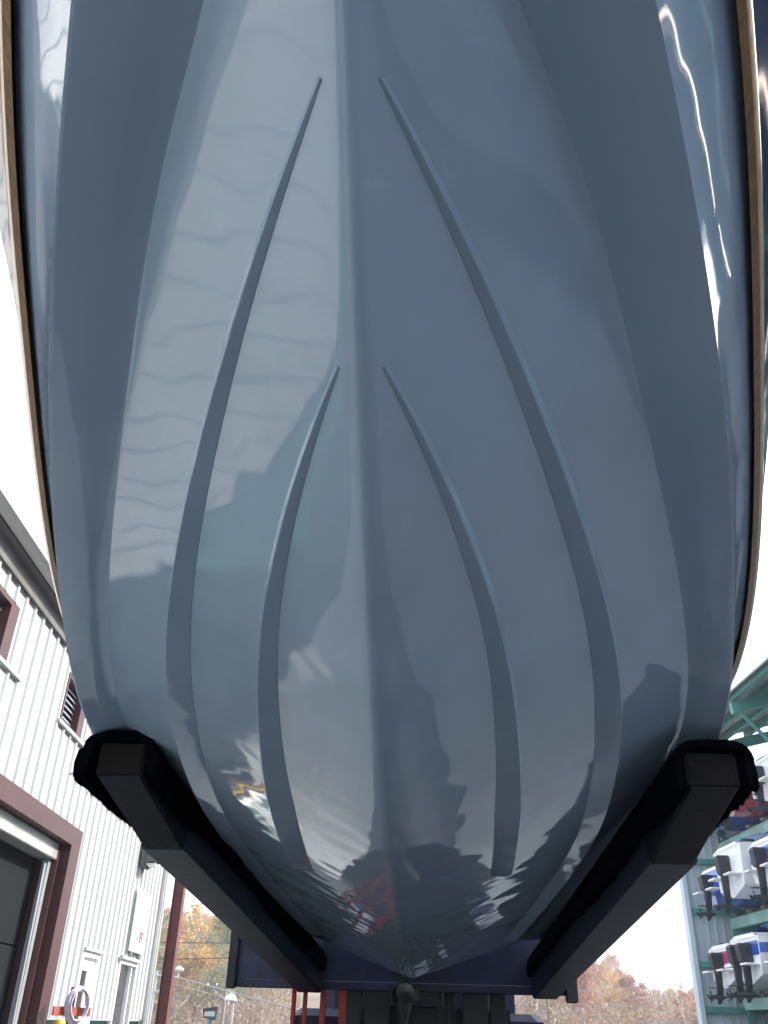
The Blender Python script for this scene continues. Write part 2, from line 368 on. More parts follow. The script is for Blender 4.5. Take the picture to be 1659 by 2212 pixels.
# shell: back, ends, roof
MB().box(X0, X1, 9.8, 10, 0, EAVE).build('rear_wall', M['wallwhite'], bld)
MB().box(X0, X0+.15, .02, 9.8, 0, EAVE).build('end_wall', M['wallwhite'], bld)
for k in range(16):
    MB().box(X1-.15, X1, .02+k*.611, .02+k*.611+.605, 0, EAVE+.05).build('end_wall_sheet', M['wallwhite'], bld)
rf = MB(); rf.add([(X0-.2, -.28, EAVE+.05), (X1+.2, -.28, EAVE+.05), (X1+.2, 5, EAVE+1.15), (X0-.2, 5, EAVE+1.15), (X0-.2, 10.3, EAVE+.05), (X1+.2, 10.3, EAVE+.05),
        (X0-.2, -.28, EAVE+.11), (X1+.2, -.28, EAVE+.11), (X1+.2, 5, EAVE+1.22), (X0-.2, 5, EAVE+1.22), (X0-.2, 10.3, EAVE+.11), (X1+.2, 10.3, EAVE+.11)],
       [(0,3,2,1),(3,4,5,2),(6,7,8,9),(9,8,11,10),(0,1,7,6),(4,10,11,5),(1,2,8,7),(2,5,11,8),(0,6,9,3),(3,9,10,4)])
rf.build('roof', M['gutter'], bld)
MB().box(X0-.2, X1+.2, -.16, .0, EAVE+.0, EAVE+.045).build('soffit', M['fascia_shade'], bld)
g = MB(); prof = [(-.30, .20), (-.31, .06), (-.27, .03), (-.18, .02), (-.17, .04), (-.26, .05), (-.285, .08), (-.285, .20)]
g.loft([[(x, y, EAVE+z-.01) for y, z in prof] for x in (X0-.2, X1+.2)], True, True); g.build('gutter', M['gutter'], bld)
MB().box(X0, X1, -.06, -.032, EAVE-.20, EAVE).build('eave_shade_strip', M['fascia_shade'], bld)  # dark strip carries the gutter's shadow on the wall in its colour
MB().box(X1-.02, X1+.10, -.10, .06, .1, EAVE, .01).build('corner_trim', M['gutter'], bld)
MB().tube([(X1-.28, -.09, EAVE), (X1-.28, -.09, .2), (X1-.28, -.22, .08)], .045, 8).build('downspout', M['gutter'], bld, 40)
# large door
d = MB(); d.box(12.30, 12.70, -.075, .05, 0, 3.50).build('door_jamb_trim', M['maroon'], bld)
MB().box(5.2, 12.30, -.075, .05, 3.27, 3.50).build('door_head_trim', M['maroon'], bld)
MB().box(12.22, 12.298, .05, .36, 0, 3.27).build('door_reveal', M['maroon'], bld)
MB().box(5.2, 12.22, .06, .30, 3.06, 3.262, .01).build('door_track_header', M['gutter'], bld)
tr = MB(); tr.box(12.10, 12.20, .12, .20, 0, 3.05); tr.build('door_track', M['galv'], bld)
MB().tube([(12.02, .10, .0), (12.08, .16, 3.0)], .018, 6).build('track_cable', M['galv'], bld)
for k, (za, zb) in enumerate(((0, .62), (.632, 1.30), (1.312, 2.02), (2.032, 3.05))):
    MB().box(5.25, 12.21, .31, .36, za, zb, .008).build('bay_shade_panel', M['bayshade'] if k < 2 else M['dark'], bld)  # shade of the open bay put into the panel colours, darkest on top
for xx in (10.35, 11.15):
    MB().lathe([(.0, -.012), (.11, -.012), (.115, 0), (.115, .006), (.0, .006)], 18, 'y', (xx, .302, 1.90)).build('vent_hole', M['hole'], bld)
# high windows
for wx in (8.02, 10.98):
    o = MB()
    for bb in ((wx, wx+.05, -.02, .16, 4.56, 5.21), (wx+.72, wx+.955, -.02, .16, 4.56, 5.21), (wx+.05, wx+.72, -.02, .16, 5.15, 5.21), (wx+.05, wx+.72, -.02, .16, 4.56, 4.60)): o.box(*bb)
    wdo = o.build('window', M['maroon'], bld)
    MB().box(wx+.05, wx+.72, .12, .14, 4.60, 5.15).build('pane', M['glass'], wdo)
    sl = MB().box(0, .66, -.004, .004, 0, .085).mesh('louvre_slat', M['louvre'])
    for k in range(7): share('louvre_slat', sl, wdo, (wx+.055, .07, 4.61+k*.077), (math.radians(-38), 0, 0))
    MB().box(wx-.1, wx+1.4, -.055, -.004, 4.515, 4.556).build('window_sill', M['gutter'], bld)
# office door
fr = MB()
for bb in ((13.98, 14.03, -.03, .1, 0, 2.12), (14.89, 14.94, -.03, .1, 0, 2.12), (14.03, 14.89, -.03, .1, 2.05, 2.12)): fr.box(*bb)
fr.build('door_frame', M['white'], bld)
MB().box(13.93, 15.0, -.07, -.031, 2.122, 2.16).build('head_flashing', M['gutter'], bld)
dr = MB()
for bb in ((14.032, 14.20, .03, .075, .02, 2.05), (14.55, 14.888, .03, .075, .02, 2.05), (14.20, 14.55, .03, .075, 1.88, 2.05), (14.20, 14.55, .03, .075, .02, .95)): dr.box(*bb)
dr = dr.build('door', M['white'], bld)
MB().box(14.20, 14.55, .045, .06, .95, 1.88).build('pane', M['glass'], dr)
MB().tube([(14.80, .03, 1.0), (14.80, -.04, 1.0), (14.70, -.045, 1.0)], .012, 8).build('handle', M['galv'], dr)
# tall window
fr = MB()
for bb in ((16.25, 16.31, -.03, .12, 0.02, 2.14), (17.24, 17.30, .0, .12, .02, 2.08), (17.49, 17.55, -.03, .12, .02, 2.14), (16.31, 17.49, -.03, .12, 2.08, 2.14)): fr.box(*bb)
fr = fr.build('tall_window', M['white'], bld)
MB().box(16.31, 17.24, .06, .08, .02, 2.08).build('pane', M['glass'], fr)
MB().box(17.30, 17.49, .05, .09, .02, 2.08).build('side_panel', M['dark'], fr)
MB().box(16.15, 17.65, -.08, -.031, 2.142, 2.19).build('head_flashing', M['gutter'], bld)
def at_wall(x, y, z=0.0):
    p = WN*(WD0 - y) + WD*x; return (p.x, p.y, z)
# sign board
sg = empty('sign_board', at_wall(16.55, -.07, 2.28), RZ)
tag(sg, 'white sign board with red lettering above the tall window', 'sign')
MB().box(0, .95, -.02, .02, 0, .98, .006).build('board', M['white'], sg)
sy = MB()
for k, (a, b, c, dd) in enumerate(((.52, .60, .56, .74), (.62, .64, .56, .74), (.645, .70, .70, .74), (.645, .70, .63, .66), (.72, .78, .56, .60), (.72, .74, .60, .74), (.76, .78, .60, .74), (.35, .44, .60, .64), (.35, .37, .64, .70), (.42, .44, .64, .70))): sy.box(a, b, -.026, -.0205, c, dd)
sy.v = [(a, b, c-.40) for a, b, c in sy.v]; sy.build('lettering', M['signred'], sg)
for a in (.15, .8): MB().box(a, a+.03, -.02, .03, -.09, -.002).build('bracket', M['gutter'], sg)
# wall lamp
wl = empty('wall_lamp', at_wall(16.7, -.03, 3.62), RZ)
tag(wl, 'dark wall-pack lamp high on the white building', 'lamp')
lb = MB(); lb.loft([[(-.24, 0, z0), (.24, 0, z0), (.24, y, z1), (-.24, y, z1)] for z0, y, z1 in ((0, -.08, .02), (.0, -.26, .05), (.30, -.24, .33), (.40, -.08, .36))], True, True)
MB().box(-.25, .25, -.09, 0, 0, .42, .02).build('backplate', M['lamp'], wl)
MB().add([(-.23,-.09,.06),(.23,-.09,.06),(.23,-.30,.12),(-.23,-.30,.12),(-.23,-.09,.40),(.23,-.09,.40),(.23,-.26,.36),(-.23,-.26,.36)],[(0,3,2,1),(4,5,6,7),(0,1,5,4),(1,2,6,5),(2,3,7,6),(3,0,4,7)]).build('housing', M['lamp'], wl)
MB().box(-.2, .2, -.27, -.11, .03, .058).build('lens', M['lens'], wl)

# ---------------------------------------------------------------- things standing along the wall
hr = empty('hose_reel', (-4.49, 12.3, 0), RZ-.5)
tag(hr, 'coiled lavender hose on a red reel stand by the large door', 'hose reel')
MB().box(-.03, .03, -.03, .03, 0, 1.62, .006).build('post', M['rust'], hr)
MB().box(-.34, .30, -.06, -.032, 1.30, 1.40, .004).build('cross_bar', M['rust'], hr)
MB().box(-.16, .16, -.16, .16, 0, .02).build('base_plate', M['rust'], hr)
pts = []
for k in range(7*28+1):
    a = 2*math.pi*k/28; rr = .165+.018*math.sin(k*.07)+.006*(k % 5 == 0); pts.append((rr*math.cos(a), -.075-.022*(k/28 % 3.2)-.01*math.sin(k*.2), 1.42+rr*1.12*math.sin(a)))
MB().tube(pts, .0125, 6).build('hose', M['hose'], hr, 60)
by = empty('bollard', (-4.30, 11.5, 0)); tag(by, 'yellow steel bollard below the hose reel', 'bollard')
MB().lathe([(.075, 0), (.075, 1.20), (.07, 1.235), (.05, 1.26), (0, 1.268)], 20).build('post', M['yellow'], by, 40)
MB().lathe([(.12, 0), (.12, .012), (.078, .016)], 20).build('base_flange', M['yellow'], by, 40)
rp = empty('steel_column', (-5.92, 22, 0)); tag(rp, 'red steel I-section column past the white building corner', 'column')
MB().box(-.115, .115, -.012, .012, .03, 7.6).build('web', M['column'], rp, None)
for s in (-1, 1): MB().box(s*.115-.008, s*.115+.008, -.11, .11, .03, 7.6).build('flange', M['column'], rp)
MB().box(-.2, .2, -.2, .2, 0, .028).build('base_plate', M['column'], rp)
MB().box(-.16, .16, -.15, .15, 7.602, 7.63).build('cap_plate', M['column'], rp)

# ---------------------------------------------------------------- utility poles, wires, yard lights
def utility_pole(x, y, h, label):
    p = empty('utility_pole', (x, y, 0)); tag(p, label, 'pole')
    MB().tube([(0, 0, 0), (.03, 0, h*.5), (.05, 0, h)], [.15, .125, .10], 10).build('mast', M['pole'], p, 40)
    MB().box(-1.2, 1.2, -.15, -.06, h-.55, h-.43).build('crossarm', M['pole'], p)
    for k in (-1.05, -.5, .5, 1.05): MB().lathe([(.03, 0), (.05, .05), (.035, .08), (.05, .11), (.02, .15)], 10, 'z', (k, -.105, h-.43)).build('insulator', M['white'], p, 40)
    for s in (-1, 1): MB().tube([(s*.75, -.1, h-.55), (0, -.13, h-1.1)], .02, 5).build('brace', M['galv'], p)
    return p
utility_pole(-12.5, 60, 3.55, 'short wooden utility pole in the gap left of the forks')
def wire(pts, r, ma, label, grp='overhead wires'):
    a, b = Vector(pts[0]), Vector(pts[1]); sag = (b-a).length*.008; q = []
    for k in range(21):
        t = k/20; p = a.lerp(b, t); q.append((p.x, p.y, p.z-4*sag*t*(1-t)))
    tag(MB().tube(q, r, 5).build('overhead_wire', ma), label, 'wire', grp)
def ext(x0, z0, x1, z1, Y, e=8.0):
    dx = (z1-z0)/(x1-x0); return [(x0-e, Y, z0-e*dx+ZG), (x1+e, Y, z1+e*dx+ZG)]
wire(ext(-15.66, 4.99, -11.82, 4.05, 60), .018, M['wire'], 'topmost pale wire sloping down across the left hillside')
wire(ext(-15.55, 4.24, -12.36, 4.29, 59), .028, M['wiredark'], 'upper dark level cable left of the forks')
wire(ext(-17.31, 3.23, -11.75, 3.43, 58), .03, M['wiredark'], 'lower dark cable left of the forks, rising to the right')
wire(ext(-17.11, 2.81, -11.81, 1.67, 57), .035, M['wire'], 'thick pale service wire running from the lamp mast')
wire(ext(-15.61, 2.08, -11.76, 1.31, 56), .018, M['wire'], 'lowest thin pale wire left of the forks')
wire(ext(9.19, 2.24, 13.78, 2.65, 60), .016, M['wire'], 'topmost thin wire over the right hillside')
wire(ext(8.25, 1.11, 15.13, 2.09, 59), .018, M['wire'], 'middle pale wire over the right hillside')
wire(ext(10.18, .29, 15.9, 1.01, 58), .03, M['wire'], 'lowest thick wire over the right hillside')
lm = empty('lamp_mast', (-10.75, 40, 0)); tag(lm, 'galvanised lattice lamp mast behind the red column', 'lamp post')
MB().tube([(-.55, 0, 0), (-.5, 0, 3.0)], [.07, .05], 10).build('mast', M['galv'], lm, 40)
MB().tube([(-.52, 0, 2.85), (.45, 0, 2.78)], .035, 8).build('arm', M['galv'], lm, 40)
MB().tube([(-.52, 0, 2.15), (.30, 0, 2.76)], .03, 8).build('brace', M['galv'], lm, 40)
MB().tube([(-.52, 0, 2.3), (.1, 0, 2.12)], .03, 8).build('brace', M['galv'], lm, 40)
MB().lathe([(0, .0), (.16, .02), (.2, .08), (.12, .16), (.04, .2)], 14, 'z', (.42, 0, 3.0)).build('lamp_head', M['white'], lm, 40)
MB().tube([(.42, 0, 2.78), (.42, 0, 3.02)], .03, 8).build('stem', M['galv'], lm, 40)
yl = empty('yard_lamp', (-8.05, 40, 0)); tag(yl, 'white dome yard lamp on a galvanised post under the carriage', 'lamp post')
MB().tube([(.12, 0, 0), (.12, 0, 1.9)], .045, 8).build('post', M['galv'], yl, 40)
MB().lathe([(.03, .28), (.16, .2), (.26, .05), (.24, 0), (.0, .0)], 16, 'z', (0, 0, 2.0)).build('dome', M['white'], yl, 40)
MB().tube([(.12, 0, 1.85), (.0, 0, 2.05)], .03, 6).build('arm', M['galv'], yl, 40)
fb = empty('flood_light', (-6.6, 30, 0)); tag(fb, 'black box floodlight on a short blue post', 'lamp post')
MB().tube([(0, 0, 0), (0, 0, 1.35)], .05, 10).build('post', M['bluepole'], fb, 40)
MB().add([(-.20,-.1,1.36),(.18,-.1,1.30),(.18,.1,1.30),(-.20,.1,1.36),(-.24,-.12,1.60),(.22,-.12,1.66),(.22,.12,1.66),(-.24,.12,1.60)],[(0,3,2,1),(4,5,6,7),(0,1,5,4),(1,2,6,5),(2,3,7,6),(3,0,4,7)]).build('housing', M['lamp'], fb)
MB().box(-.17, .15, -.112, -.105, 1.40, 1.58).build('lens', M['lens'], fb)

# ---------------------------------------------------------------- boat storage shed, right (local x along the yard, y to the right)
shed = empty('boat_shed', (0, 0, 0), 0)
tag(shed, 'open-fronted green steel boat storage shed with racks', 'shed')
shed.matrix_world = Matrix(((WD.x, WN.x, 0, 0), (WD.y, WN.y, 0, 0), (0, 0, -1, 0), (0, 0, 0, 1)))
shed.matrix_world = Matrix.Identity(4); shed.rotation_euler = (0, 0, math.atan2(WN.y, WN.x))
# local: x = to the right (WN), y = away (WD)
SE, SF, SP = 35.2, 12.55, 14.1     # end wall distance, roof edge, rack front
sw = ribsheet(0, .9, 1.30, 11.1, 0, -1, .30, .03).mesh('wall_sheet', M['shedwall'])
for k in range(15): share('wall_sheet', sw, shed, (SF+.02+k*.9, SE+.30, 0))
MB().box(SF, SF+13.5, SE+.28, SE+.5, 0, 1.26).build('base_wall', M['block'], shed)
cb = MB().box(.006, .594, -.02, .02, 0, .19, .004).mesh('block', M['block'])
for k in range(12):
    for j in range(6): share('block', cb, shed, (SF+k*.6-(j % 2)*.3+.3, SE+.262, .02+j*.2))
for z in (1.28, 2.08, 3.52, 5.31, 7.08, 8.9, 10.6):
    MB().box(SF+.02, SF+13.4, SE+.06, SE+.26, z-.10, z+.10, .008).build('girt', M['green'], shed)
MB().box(SF-.12, SF+.06, SE+.0, SE+.40, 0, 11.2, .01).build('corner_post', M['shedwall'], shed)
LEV = (2.45, 5.05, 7.70)
def hsec(b, x, y, z0, z1, wx=.26, wy=.22):
    b.box(x-wx/2, x+wx/2, y-wy/2, y-wy/2+.025, z0, z1); b.box(x-wx/2, x+wx/2, y+wy/2-.025, y+wy/2, z0, z1); b.box(x-.012, x+.012, y-wy/2+.025, y+wy/2-.025, z0, z1); return b
for y in [SE-.35-6.6*k for k in range(9)]:
    for x in (SP, SP+6.5): hsec(MB(), x, y, 0, 11.0).build('rack_post', M['green'], shed)
    for z in LEV: MB().box(SP+.14, SP+6.3, y-.08, y+.08, z-.42, z-.14, .008).build('tie_beam', M['green'], shed)
for z in LEV:
    for x in (SP, SP+3.2, SP+6.5):
        MB().box(x-.10-.035, x+.10-.035, SE-53.2, SE-.22, z-.36, z, .01).build('rack_beam', M['beam'], shed)
    for k in range(9):
        MB().box(SP-.25, SP+6.8, SE-1.0-k*1.25, SE-.78-k*1.25, z+.004, z+.10, .006).build('bunk_plank', M['pole'], shed)
MB().box(SF+7.6, SF+7.8, SE-53.6, SE+.2, 0, 13.1).build('back_wall', M['shedwall'], shed)
# roof
rz0, rz1 = 11.3, 13.2
rs = MB()
rb = ribsheet(0, .9, 0, 7.4, 0, -1, .3, .03)
def roofpanel(y):
    b = MB(); vs = [(SF-.15 + z*.97, y+x, rz0 + .10 + z*.257 + yy) for x, yy, z in rb.v]; b.add(vs, rb.f); return b
for k in range(60): roofpanel(SE+.5-(k+1)*.9).build('roof_sheet', M['roofunder'], shed)
for k in range(7):
    x = SF+.1+k*1.15; z = rz0+.02+(x-SF+.15)*.265
    MB().box(x-.09, x+.09, SE-53.6, SE+.3, z-.22, z, .008).build('purlin', M['green'], shed)
for y in [SE-.35-6.6*k for k in range(9)]:
    b = MB(); b.add([(SF-.05, y-.1, rz0-.6), (SF+8, y-.1, rz0+1.4), (SF+8, y+.1, rz0+1.4), (SF-.05, y+.1, rz0-.6), (SF-.05, y-.1, rz0-.22), (SF+8, y-.1, rz0+1.85), (SF+8, y+.1, rz0+1.85), (SF-.05, y+.1, rz0-.22)],
           [(0,3,2,1),(4,5,6,7),(0,1,5,4),(1,2,6,5),(2,3,7,6),(3,0,4,7)]); b.build('rafter', M['green'], shed)
    MB().tube([(SP, y, 9.2), (SF+.15, y, rz0-.45)], .07, 8).build('knee_brace', M['green'], shed, 40)
MB().box(SF-.24, SF-.16, SE-53.6, SE+.5, rz0-.02, rz0+.26, .008).build('eave_trim', M['white'], shed)

def shed_pt(x, y, z): p = WN*x + WD*y; return (p.x, p.y, z)
def rack_boat(x, y, z, L, B, H, ma, label, stripe=None, top=None, motors=1, canvas=None):
    """small outboard boat; stern at local x=0 facing the aisle"""
    o = empty('racked_boat', shed_pt(x, y, z), math.atan2(WN.y, WN.x)); tag(o, label, 'boat', 'boats stored on the shed racks')
    st = np.linspace(0, 1, 12); rings = []; rtop = []
    for t in st:
        wv = B/2*(1-.06*(1-t))*(1-max(0, (t-.5)/.5)**2.2)+.01; k = .05+max(0, (t-.6)/.4)**2*H*.45
        dd = .30*B/2*(1+.4*t)
        pr = [(0, k), (.45*wv, k+.45*dd*.9), (.86*wv, k+.86*dd*.9), (.9*wv, k+dd*.92), (.98*wv, H*.78+.12*t), (wv*1.02, H+.15*t)]
        ring = [(L*t, -a, b) for a, b in reversed(pr)] + [(L*t, a, b) for a, b in pr[1:]]
        rings.append(ring)
    hb_ = MB(); hb_.loft(rings); n = len(rings[0]); hb_.f.append(tuple(range(n)))
    hb_.build('hull', ma, o, 35)
    dk = MB(); dk.loft([[(r[0][0], r[0][1]*1.02, r[0][2]), (r[0][0], r[0][1]*.6, r[0][2]+.10), (r[0][0], 0, r[0][2]+.14), (r[0][0], -r[0][1]*.6, r[0][2]+.10), (r[0][0], -r[0][1]*1.02, r[0][2])] for r in rings])
    dk.add([(-.02, -B*.46, H-.03), (-.02, B*.46, H-.03), (.02, B*.30, H+.10), (.02, -B*.30, H+.10)], [(0, 1, 2, 3)])
    dk.build('deck', top or M['white'], o, 40)
    if stripe:
        for sg_ in (-1, 1):
            s_ = MB(); s_.loft([[(r[0][0], sg_*(abs(r[1][1])+.012), r[1][2]-.12*H), (r[0][0], sg_*(abs(r[1][1])+.016), r[1][2]+.10*H)] for r in rings[:-1]]); s_.build('stripe', stripe, o)
        MB().box(-.012, -.002, -B*.44, B*.44, H*.62, H*.90).build('transom_band', stripe, o)
    if canvas is not None:
        cv = MB(); cr_ = []
        for t in (0.1, .3, .55, .75):
            hh = H+.18+{.1: .18, .3: .55, .55: .62, .75: .2}[t]; ww = B*.44
            cr_.append([(L*t, -ww, H+.08), (L*t, -ww*.85, hh*.9), (L*t, 0, hh), (L*t, ww*.85, hh*.9), (L*t, ww, H+.08)])
        cv.loft(cr_); cv.build('canvas_cover', canvas, o, 50)
    # swim platform
    for s in (-1, 1): MB().box(-.42, -.004, s*B*.28-.28, s*B*.28+.28, .42*H, .42*H+.06, .01).build('swim_platform', M['white'], o)
    for q in range(motors):
        yy = 0 if motors == 1 else (-.38+.76*q); H0 = H; HM = H*.74
        m_ = MB(); m_.loft([[( -.28+dx+sx*lx, yy+sy*ly, zz) for sx, sy in ((-1, -1), (1, -1), (1, 1), (-1, 1))] for zz, lx, ly, dx in ((HM*.62, .15, .12, .10), (HM*.68, .20, .16, .10), (HM+.10, .23, .17, .08), (HM+.18, .18, .12, .08))], True, True)
        mo = m_.build('outboard_cowling', M['cowl'], o, 30)
        MB().loft([[(-.30+sx*lx+dx, yy+sy*ly, zz) for sx, sy in ((-1, -.5), (0, -1), (1, -.4), (1, .4), (0, 1), (-1, .5))] for zz, lx, ly, dx in ((HM*.66, .13, .10, .10), (.1, .11, .07, .08), (-.28, .10, .04, .03), (-.42, .05, .012, -.02))], True, True).build('outboard_leg', M['cowl'], o, 40)
        MB().lathe([(0, -.62), (.05, -.60), (.075, -.4), (.07, -.15), (.02, -.02)], 12, 'x', (0, yy, -.20)).build('gearcase', M['alloy'], o, 40)
        MB().box(-.62, -.12, yy-.13, yy+.13, .06, .075).build('cavitation_plate', M['cowl'], o)
        pr_ = MB()
        for k in range(3):
            a = k*2.094; c, s = math.cos(a), math.sin(a)
            pr_.add([(-.58, yy+c*.05-s*.03, -.20+s*.05+c*.03), (-.66, yy+c*.18-s*.09, -.20+s*.18+c*.09), (-.62, yy+c*.19+s*.02, -.20+s*.19-c*.02), (-.55, yy+c*.16+s*.10, -.20+s*.16-c*.10), (-.54, yy+c*.05+s*.04, -.20+s*.05-c*.04)], [(0, 1, 2, 3, 4)])
        pr_.build('propeller', M['steelprop'], o)
    return o
BLUE = mat('royal_blue_gelcoat', (.02, .10, .42), .15, coat=.4); REDB = mat('red_boat_gelcoat', (.45, .03, .05), .15, coat=.4)
CYAN = mat('cyan_vinyl', (.05, .32, .48), .35); PINK = mat('magenta_stripe', (.40, .05, .16), .3); TARP = mat('tan_tarpaulin', (.55, .48, .22), .8)
SIDE = mat('pale_blue_canvas', (.25, .36, .55), .8)
rack_boat(12.9, 33.5, 5.22, 5.4, 2.31, 1.25, BLUE, 'blue and white outboard boat at the far end of the middle rack', None, M['white'])
rack_boat(12.7, 31.2, 5.22, 6.2, 2.53, 1.65, M['white'], 'tall white outboard boat beside the blue one on the middle rack', None, M['white'], 1, SIDE)
rack_boat(12.9, 28.7, 5.22, 6.0, 2.53, 1.45, M['white'], 'white outboard boat nearest the camera on the middle rack', BLUE)
rack_boat(12.8, 33.4, 2.62, 5.8, 2.42, 1.32, M['white'], 'white boat with magenta stripe at the far end of the bottom rack', PINK)
rack_boat(12.7, 31.0, 2.62, 6.0, 2.42, 1.45, M['white'], 'white twin-outboard boat with blue cover on the bottom rack', BLUE, M['white'], 2, BLUE)
rack_boat(13.0, 28.5, 2.62, 6.0, 2.42, 1.45, M['white'], 'plain white outboard boat nearest the camera on the bottom rack')
rack_boat(13.0, 33.5, 7.87, 5.6, 2.31, 1.19, BLUE, 'blue hulled boat with white deck on the top rack', None, M['white'])
rack_boat(13.1, 31.1, 7.87, 5.8, 2.42, 1.32, REDB, 'red and white boat beside the blue one on the top rack', None, M['white'])
rack_boat(13.3, 28.6, 7.87, 5.8, 2.42, 1.32, M['white'], 'white boat nearest the camera on the top rack')
kt = empty('inflatable_boat', shed_pt(14.3, 30.9, .55), math.atan2(WN.y, WN.x)); tag(kt, 'cyan inflatable tube boat low down in the green shed', 'boat')
tp = [(0, -.1, .55), (.4, 1.6, .62), (1.2, 2.3, .7), (2.4, 2.5, .7), (4, 2.3, .66)]
MB().tube(tp, [.12, .17, .18, .18, .16], 12).build('tube', CYAN, kt, 50)
MB().tube([(0.1, -.4, .55), (1.2, -1.0, .6), (2.4, -1.1, .62), (4, -1.0, .6)], .17, 12).build('tube', CYAN, kt, 50)
MB().box(.4, 3.9, -.9, 2.2, .35, .42, .02).build('floor', M['dark'], kt)
for k in (0.6, 3.4): MB().box(k, k+.12, -.9, 2.2, -.55, .348).build('cradle', M['pole'], kt)

# ---------------------------------------------------------------- forklift
fk = empty('forklift', (-.24, 8.5, 0)); tag(fk, 'blue and red marina forklift carrying the boat on carpeted forks', 'forklift')
FO = Vector((-.24, 8.5, 0))
def fl(mb, name, ma, parent=fk, smooth=None):
    mb.v = [(x+.24, y-8.5, z) for x, y, z in mb.v]; return mb.build(name, ma, parent, smooth)
fl(MB().box(-1.72, 1.24, 8.42, 8.50, 1.555, 2.16, .012), 'carriage_plate', M['plate'])
fl(MB().box(-1.74, -1.66, 8.36, 8.419, 1.54, 2.18, .01), 'carriage_end', M['mast'])
fl(MB().box(1.16, 1.26, 8.36, 8.419, 1.50, 2.18, .01), 'carriage_end', M['mast'])
for z in (1.57, 2.10): fl(MB().box(-1.60, 1.12, 8.385, 8.419, z-.02, z+.05, .008), 'carriage_bar', M['plate'])
for s in (-1, 1):
    xm = -.02 + s*.42
    fl(MB().box(xm-.11, xm+.11, 8.51, 8.62, .25, 4.9, .008), 'mast_rail', M['mast'])
    fl(MB().box(xm-.07+s*.2, xm+.07+s*.2, 8.60, 8.80, .25, 4.7, .008), 'mast_rail', M['mast'])
    fl(MB().tube([(xm-s*.22, 8.62, .3), (xm-s*.22, 8.62, 4.2)], .05, 12), 'lift_cylinder', M['alloy'], fk, 40)
ch = MB().box(-.02, .02, -.008, .008, 0, .05).mesh('chain_link', M['alloy'])
for k in range(30): share('chain_link', ch, fk, (.22+.12+.24-.24, .03, .4+k*.056))
for k, z in enumerate((.5, 1.3, 2.6, 3.9)): fl(MB().box(-.75, .72, 8.81, 8.88, z, z+.14), 'mast_cross_member', M['mast'])
for x, wv in ((-1.19, .035), (-1.09, .035), (-.93, .05)):
    fl(MB().box(x-wv/2, x+wv/2, 8.70, 8.76, .55, 2.3, .005), 'guard_bar', M['red'])
for z in (.6, 1.0): fl(MB().box(-1.22, -.70, 8.762, 8.80, z-.05, z), 'guard_rail', M['red'])
fl(MB().box(-.78, -.70, 8.64, 8.70, .55, 2.2, .005), 'guard_bar', M['red'])
fl(MB().box(-1.25, 1.05, 9.1, 12.6, .55, 1.42, .06), 'chassis', M['plate'])
fl(MB().box(-1.2, 1.0, 11.4, 13.0, .75, 2.1, .12), 'counterweight', M['plate'])
cab = MB()
for x in (-.78, .50):
    for y in (9.3, 11.1): cab.box(x-.04, x+.04, y-.04, y+.04, 1.42, 3.1)
fl(cab, 'cab_frame', M['mast'])
fl(MB().box(-.9, .62, 9.15, 11.25, 3.102, 3.20, .03), 'cab_roof', M['red'])
fl(MB().box(-.5, .2, 10.3, 10.9, 1.422, 1.85, .06), 'seat', M['rubber'])
for x in (-1.38, 1.14):
    for y, rr in ((9.55, .62), (12.1, .50)):
        t_ = fl(MB().lathe([(rr*.55, -.18), (rr*.92, -.18), (rr, -.12), (rr, .12), (rr*.92, .18), (rr*.55, .18)], 28, 'x', (x, y, rr)), 'tyre', M['rubber'], fk, 40)
        fl(MB().lathe([(.05, -.2), (rr*.3, -.19), (rr*.54, -.15), (rr*.54, .15), (rr*.3, .19), (.05, .2)], 20, 'x', (x, y, rr)), 'wheel_rim', M['white'], t_, 40)
